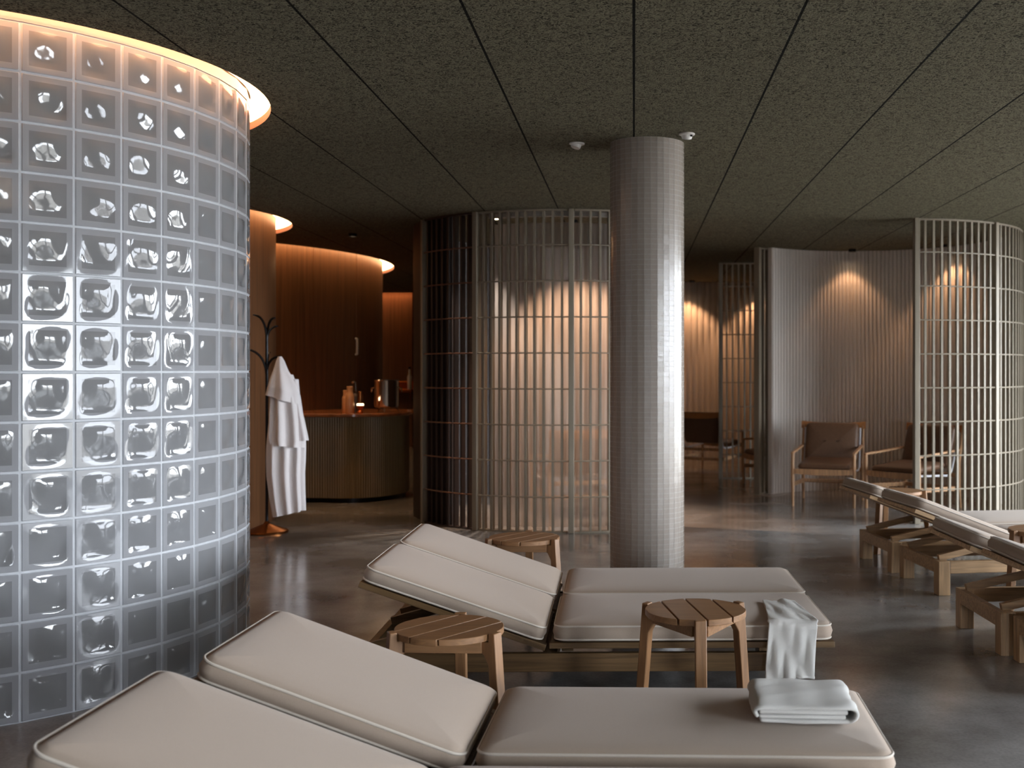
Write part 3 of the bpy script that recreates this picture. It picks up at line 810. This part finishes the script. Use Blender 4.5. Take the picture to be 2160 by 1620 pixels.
def robe():
    s = 9.33/2320; X = lambda x: (x-1337)*s; Z = lambda y: 1.4-(y-780)*s
    t = thing('bathrobe', 'white terry bathrobe hanging from the coat rack', 'bathrobe', (X(592), 9.36, 0))
    def loft(rows, nf, amp, ph, yoff, depth, tiltz=0, rnd=1):
        m = MB(); G = []
        rr = random.Random(rnd); n = 72; jit = [rr.uniform(.6, 1.3) for _ in range(12)]
        ys = [r[0] for r in rows]
        for i in range(25):
            y = ys[0]+(ys[-1]-ys[0])*i/24
            j = max(k for k in range(len(rows)) if rows[k][0] <= y+1e-6); j = min(j, len(rows)-2)
            u = (y-rows[j][0])/(rows[j+1][0]-rows[j][0]); l = rows[j][1]+(rows[j+1][1]-rows[j][1])*u; r = rows[j][2]+(rows[j+1][2]-rows[j][2])*u
            cx, hw = (X(l)+X(r))/2-X(592), (X(r)-X(l))/2; g = i/24; row = []
            for k in range(n):
                a = 2*math.pi*k/n; f = 1+amp*min(1, g*1.6+.15)*math.sin(nf*a+ph+.8*math.sin(2.2*g))*jit[int(k*12/n)]
                px_ = cx+hw*math.cos(a)*(1+.3*(f-1)); py_ = yoff-min(depth, hw*.8)*math.sin(a)*f
                row.append((px_, py_, Z(y)-tiltz*g*g*math.cos(a)*hw))
            G.append(row)
        m.grid(G, wrap=True); return m
    low = loft([(840, 572, 628), (900, 566, 640), (945, 563, 640), (1000, 564, 637), (1045, 570, 638), (1084, 577, 640)], 9, .34, .4, 0, .085, -.22, 2)
    low.build('skirt', M['robe'], t, smooth=80)
    mid = loft([(790, 580, 618), (835, 571, 632), (880, 569, 637), (925, 567, 641), (940, 571, 639)], 7, .3, 1.2, -.03, .09, .12, 3)
    mid.build('body', M['robe'], t, smooth=80)
    cap = loft([(752, 588, 596), (762, 584, 602), (780, 579, 609), (800, 573, 621), (822, 568, 632), (842, 564, 632)], 5, .2, .2, -.05, .10, .30, 4)
    cap.build('hood', M['robe'], t, smooth=80)
    sl = loft([(800, 612, 630), (850, 618, 634), (890, 622, 643), (930, 626, 651)], 5, .2, 2, -.035, .05, -.1, 5)
    sl.build('sleeve', M['robe'], t, smooth=80)
robe()

# ------------------------------------------------------------------ counter and what stands on it
def counter():
    cpts = [(-3.95, 11.75), (-3.65, 11.62), (-3.31, 11.58), (-2.99, 11.54), (-2.72, 11.68), (-2.56, 11.95), (-2.52, 12.25), (-2.60, 12.60), (-2.85, 12.82), (-3.2, 12.9), (-3.5, 12.75), (-3.75, 12.4), (-3.95, 12.05)]
    n = len(cpts); P = []
    for i in range(n):
        p0, p1, p2, p3 = [Vector(cpts[(i+k-1) % n]) for k in range(4)]
        for k in range(6):
            u = k/6; P.append(.5*((2*p1)+(p2-p0)*u+(2*p0-5*p1+4*p2-p3)*u*u+(3*p1-p0-3*p2+p3)*u**3))
    cx = sum((p for p in P), Vector((0, 0)))/len(P)
    t = thing('bar_counter', 'curved dark fluted counter with a glossy stone top by the wood wall', 'counter', (cx.x, cx.y, 0))
    Q = [p-cx for p in P]
    m = MB(); fine = []
    for i in range(len(Q)):
        a, b = Q[i], Q[(i+1) % len(Q)]; d = (b-a); nr = Vector((d.y, -d.x)).normalized()
        k_ = max(2, int(d.length/.03))
        for k in range(k_):
            for q, am in ((0, 0), (.5, .006)):
                fine.append(a+d*((k+q)/k_)+nr*am)
    m.prism([(p.x, p.y) for p in fine], lambda p, z: (p[0], p[1], z), .05, .905); m.build('body', M['counter'], t, smooth=20)
    m = MB(); m.prism([(p.x*.95, p.y*.94) for p in Q], lambda p, z: (p[0], p[1], z), 0, .05); m.build('plinth', M['black'], t)
    top = []
    for i in range(len(Q)):
        d = Q[(i+1) % len(Q)]-Q[i-1]; nr = Vector((d.y, -d.x)).normalized(); top.append(Q[i]+nr*.09)
    m = MB(); m.prism([(p.x, p.y) for p in top], lambda p, z: (p[0], p[1], z), .905, .94); m.build('countertop', M['stone'], t, bevel=.008, seg=3)
counter()
ZC = .94
def at(px, D): return ((px-1337)/2320*D, D)
x, y = at(815.5, 11.95)
t = thing('ice_bucket', 'polished steel bucket on short feet standing on the counter', 'bucket', (x, y, ZC))
k = 11.95/2320
m = MB(); m.lathe([(.03, .052), (.128, .055), (.134, .075), (.134, .335), (.139, .345), (.132, .352), (.120, .352), (.120, .08)], 48, caps=True); m.build('body', M['steel'], t)
for a in (30, 150, 270):
    m = MB(); m.tube([pol((0, 0), .10, R_(a), .06), pol((0, 0), .125, R_(a), .02), pol((0, 0), .13, R_(a), .005)], .009, 8); m.build('foot', M['steel'], t)
for s in (-1, 1):
    m = MB(); m.tube([(s*.134, -.03, .27), (s*.16, -.02, .26), (s*.165, 0, .22), (s*.16, .02, .26), (s*.134, .03, .27)], .006, 8); m.build('handle', M['steel'], t)
def bottle(label, px, D, r, h, mat, neck=.55, cap=None, kind='bottle'):
    x, y = at(px, D); t = thing(kind, label, 'bottle', (x, y, ZC), 0, 'bottles on the counter')
    m = MB(); m.lathe([(r*.96, 0), (r, .006), (r, h*.62), (r*.93, h*.68), (r*neck*1.1, h*.74), (r*neck, h*.78), (r*neck, h*.93)], 24); m.build('body', mat, t)
    m = MB(); m.lathe([(r*neck*1.08, h*.93), (r*neck*1.08, h*.99), (r*neck*.9, h)], 20); m.build('cap', cap or mat, t)
    return t
bottle('tan bottle with a stepped neck standing in front on the counter', 738, 11.66, .046, .285, M['tanplastic'], .68)
bottle('tan bottle standing half hidden behind the front tan bottle', 729.5, 11.86, .040, .24, M['tanplastic'], .66)
# pump dispenser
x, y = at(750, 11.95); t = thing('pump_dispenser', 'small dark soap dispenser with a shiny pump behind the tan bottles', 'dispenser', (x, y, ZC))
m = MB(); m.lathe([(.036, 0), (.038, .01), (.038, .17), (.02, .2), (.012, .205)], 20); m.build('body', M['darkpanel'], t)
m = MB(); m.tube([(0, 0, .2), (0, 0, .325), (-.012, -.02, .33), (-.02, -.05, .32)], .009, 8); m.build('pump', M['steel'], t)
x, y = at(760, 11.72); t = thing('candle_holder', 'small copper tealight holder with a glowing candle on the counter', 'candle holder', (x, y, ZC))
m = MB(); m.lathe([(.03, 0), (.034, .01), (.022, .03), (.03, .055), (.04, .075), (.037, .08)], 24); m.build('cup', M['copper'], t)
m = MB(); m.lathe([(.034, .078), (.036, .084), (.036, .096), (.03, .10)], 24); m.build('glowing_wax', M['tealight'], t)
m = MB(); m.lathe([(.024, .10), (.026, .16), (.022, .225), (.018, .23)], 16); m.build('chimney', M['bronze'], t)
# copper basin shelf and bottle at the far wood wall
x, y = at(857, 19.6)
t = thing('wall_shelf', 'copper wall shelf on the farthest wood wall beyond the steel bucket', 'shelf', (x, 19.99, 1.0))
m = MB(); m.box(-.35, .10, -.42, 0, 0, .05); m.box(-.35, .10, -.02, 0, .05, .19); m.build('board', M['copper'], t, bevel=.005)
m = MB(); m.box(.06, .09, -.38, 0, -.12, 0); m.box(-.30, -.27, -.38, 0, -.12, 0); m.build('bracket', M['bronze'], t)
t = thing('bottle', 'slim pale bottle standing on the copper shelf', 'bottle', (x+.04, 19.7, 1.05))
m = MB(); m.lathe([(.036, 0), (.038, .01), (.038, .22), (.02, .27), (.016, .36)], 20); m.build('body', M['strap'], t)
m = MB(); m.lathe([(.02, .36), (.02, .40)], 16); m.build('cap', M['black'], t)

# ------------------------------------------------------------------ towels
def folded_towel():
    t = thing('folded_towel', 'white terry towel folded in layers on the front lounger', 'towel', (.515, 3.40, .3500), R_(-3))
    # ribbon folded into three layers seen from its end, then run along y
    hw = .142; path = []
    path += [(-hw+.004, .012)]+[(-hw+2*hw*k/12, .008+.0008*math.sin(k)) for k in range(1, 12)]
    path += [(hw-.012+.022*math.sin(R_(a)), .029-.021*math.cos(R_(a))) for a in range(0, 181, 18)]
    path += [(hw-2*hw*k/12-.006, .050+.001*math.sin(k*1.3)) for k in range(1, 12)]
    path += [(-hw+.012-.020*math.sin(R_(a)), .032+.018*math.cos(R_(a))) for a in range(10, 121, 18)]
    path += [(-hw-.002, .019)]
    n = len(path); rows = []; W = 14
    for j in range(W+1):
        v = j/W; y = -.15+.30*v; row = []
        for i, (x, z) in enumerate(path):
            wob = .003*math.sin(9*v+i*.35)+.002*math.sin(23*v+i*.8)
            ed = .006*(1-min(1, v/.08)) if v < .08 else (.006*(1-min(1, (1-v)/.08)))
            row.append((x+wob, y+.004*math.sin(i*.7), z+.4*wob*(z > .02)-(ed*.5 if z > .03 else 0)))
        rows.append(row)
    m = MB(); m.grid(rows); o = m.build('cloth', M['towel'], t, smooth=80, fix=False)
    s = o.modifiers.new('thick', 'SOLIDIFY'); s.thickness = .014; s.offset = 0
    b = o.modifiers.new('soft', 'SUBSURF'); b.levels = 1; b.render_levels = 1
    # inner fold filling
    for q, (z0, z1, xr) in enumerate(((.0155, .0275, .022), (.0285, .0415, .016))):
        m = MB(); m.box(-hw+.006, hw-xr, -.145, .143, z0, z1); m.build('inner_fold', M['towel'], t, bevel=.0055, seg=3)
folded_towel()
def draped_towel():
    t = thing('draped_towel', 'white terry hand towel hanging over the long side of the middle lounger', 'towel', (.655, 4.60, 0))
    NY, NX = 56, 30; rows = []
    yt, ze = .385, .347
    path = []
    for k in range(18): path.append((yt-(yt+.002)*k/18, ze+.006))
    for a in range(0, 91, 10): path.append((-.002-.030*math.sin(R_(a)), ze-.024+.030*math.cos(R_(a))))
    z0 = path[-1][1]
    for k in range(1, 26): path.append((-.032, z0-(z0-.118)*k/25))
    n = len(path)
    for j, (y, z) in enumerate(path):
        g = j/(n-1); row = []
        for i in range(NX+1):
            u = -1+2*i/NX
            hw = .072+.030*min(1, g*2.2); x = u*hw+.008*math.sin(5*g)
            hang = max(0, (g-.42)/.58)
            f = (.011*math.sin(4.5*u+5*g)+.006*math.sin(9*u-9*g+1))*(.25+hang)
            top = (.003*math.sin(3.5*u+9*g)+.0022*math.sin(7*u-16*g)+.003)*(1-hang)
            if hang > 0: row.append((x, y-abs(f)*.9-.004, z+.006*math.sin(3*u)*hang*g))
            else: row.append((x+.02*g*u, y+.010*math.sin(4*u)*(1-g), z+abs(top)))
        rows.append(row)
    m = MB(); m.grid(rows); o = m.build('cloth', M['towel'], t, smooth=80, fix=False)
    s = o.modifiers.new('thick', 'SOLIDIFY'); s.thickness = .007; s.offset = 0
    b = o.modifiers.new('soft', 'SUBSURF'); b.levels = 1; b.render_levels = 1
    m = MB(); m.tube([(p[0], p[1], p[2]+.004) for p in rows[-1]], .006, 8); m.build('hem', M['towel'], t)
draped_towel()

# ------------------------------------------------------------------ small ceiling fittings
def fitting(label, px, D, rz):
    x, y = at(px, D); t = thing('ceiling_spotlight', label, 'ceiling spotlight', (x, y, CEIL), rz, 'small white ceiling spotlights')
    m = MB(); m.lathe([(.046, 0), (.047, -.006), (.040, -.010), (.020, -.012)], 32); m.build('rim', M['white'], t)
    m = MB(); m.lathe([(.030, .0), (.032, .02), (.028, .034), (.012, .036)], 24, T=Matrix.Translation((0, 0, .004)) @ Matrix.Rotation(R_(200), 4, 'X')); m.build('eyeball', M['white'], t)
    m = MB(); m.box(.018, .032, -.026, -.005, -.020, -.010); m.build('notch', M['black'], t, bevel=.003)
fitting('small white spotlight on the ceiling left of the column top', 1217, 6.70, R_(120))
fitting('small white spotlight on the ceiling right of the column top', 1449, 6.43, 0)

# ------------------------------------------------------------------ daylight and view
w = bpy.data.worlds.new('World'); SC.world = w; w.use_nodes = True; nt = w.node_tree; nt.nodes.clear()
bg = N(nt, 'ShaderNodeBackground'); bg.inputs[0].default_value = (.87, .935, 1.0, 1); bg.inputs[1].default_value = 22.0
o = N(nt, 'ShaderNodeOutputWorld'); nt.links.new(bg.outputs[0], o.inputs[0])
SC.view_settings.view_transform = 'Standard'; SC.view_settings.look = 'None'; SC.view_settings.gamma = 1; SC.view_settings.use_curve_mapping = False
SC.view_settings.exposure = .7
cy = SC.cycles
cy.use_denoising = True; cy.max_bounces = 10; cy.diffuse_bounces = 5; cy.glossy_bounces = 5; cy.transmission_bounces = 8; cy.transparent_max_bounces = 12
cy.sample_clamp_indirect = 4; cy.caustics_refractive = False; cy.caustics_reflective = False
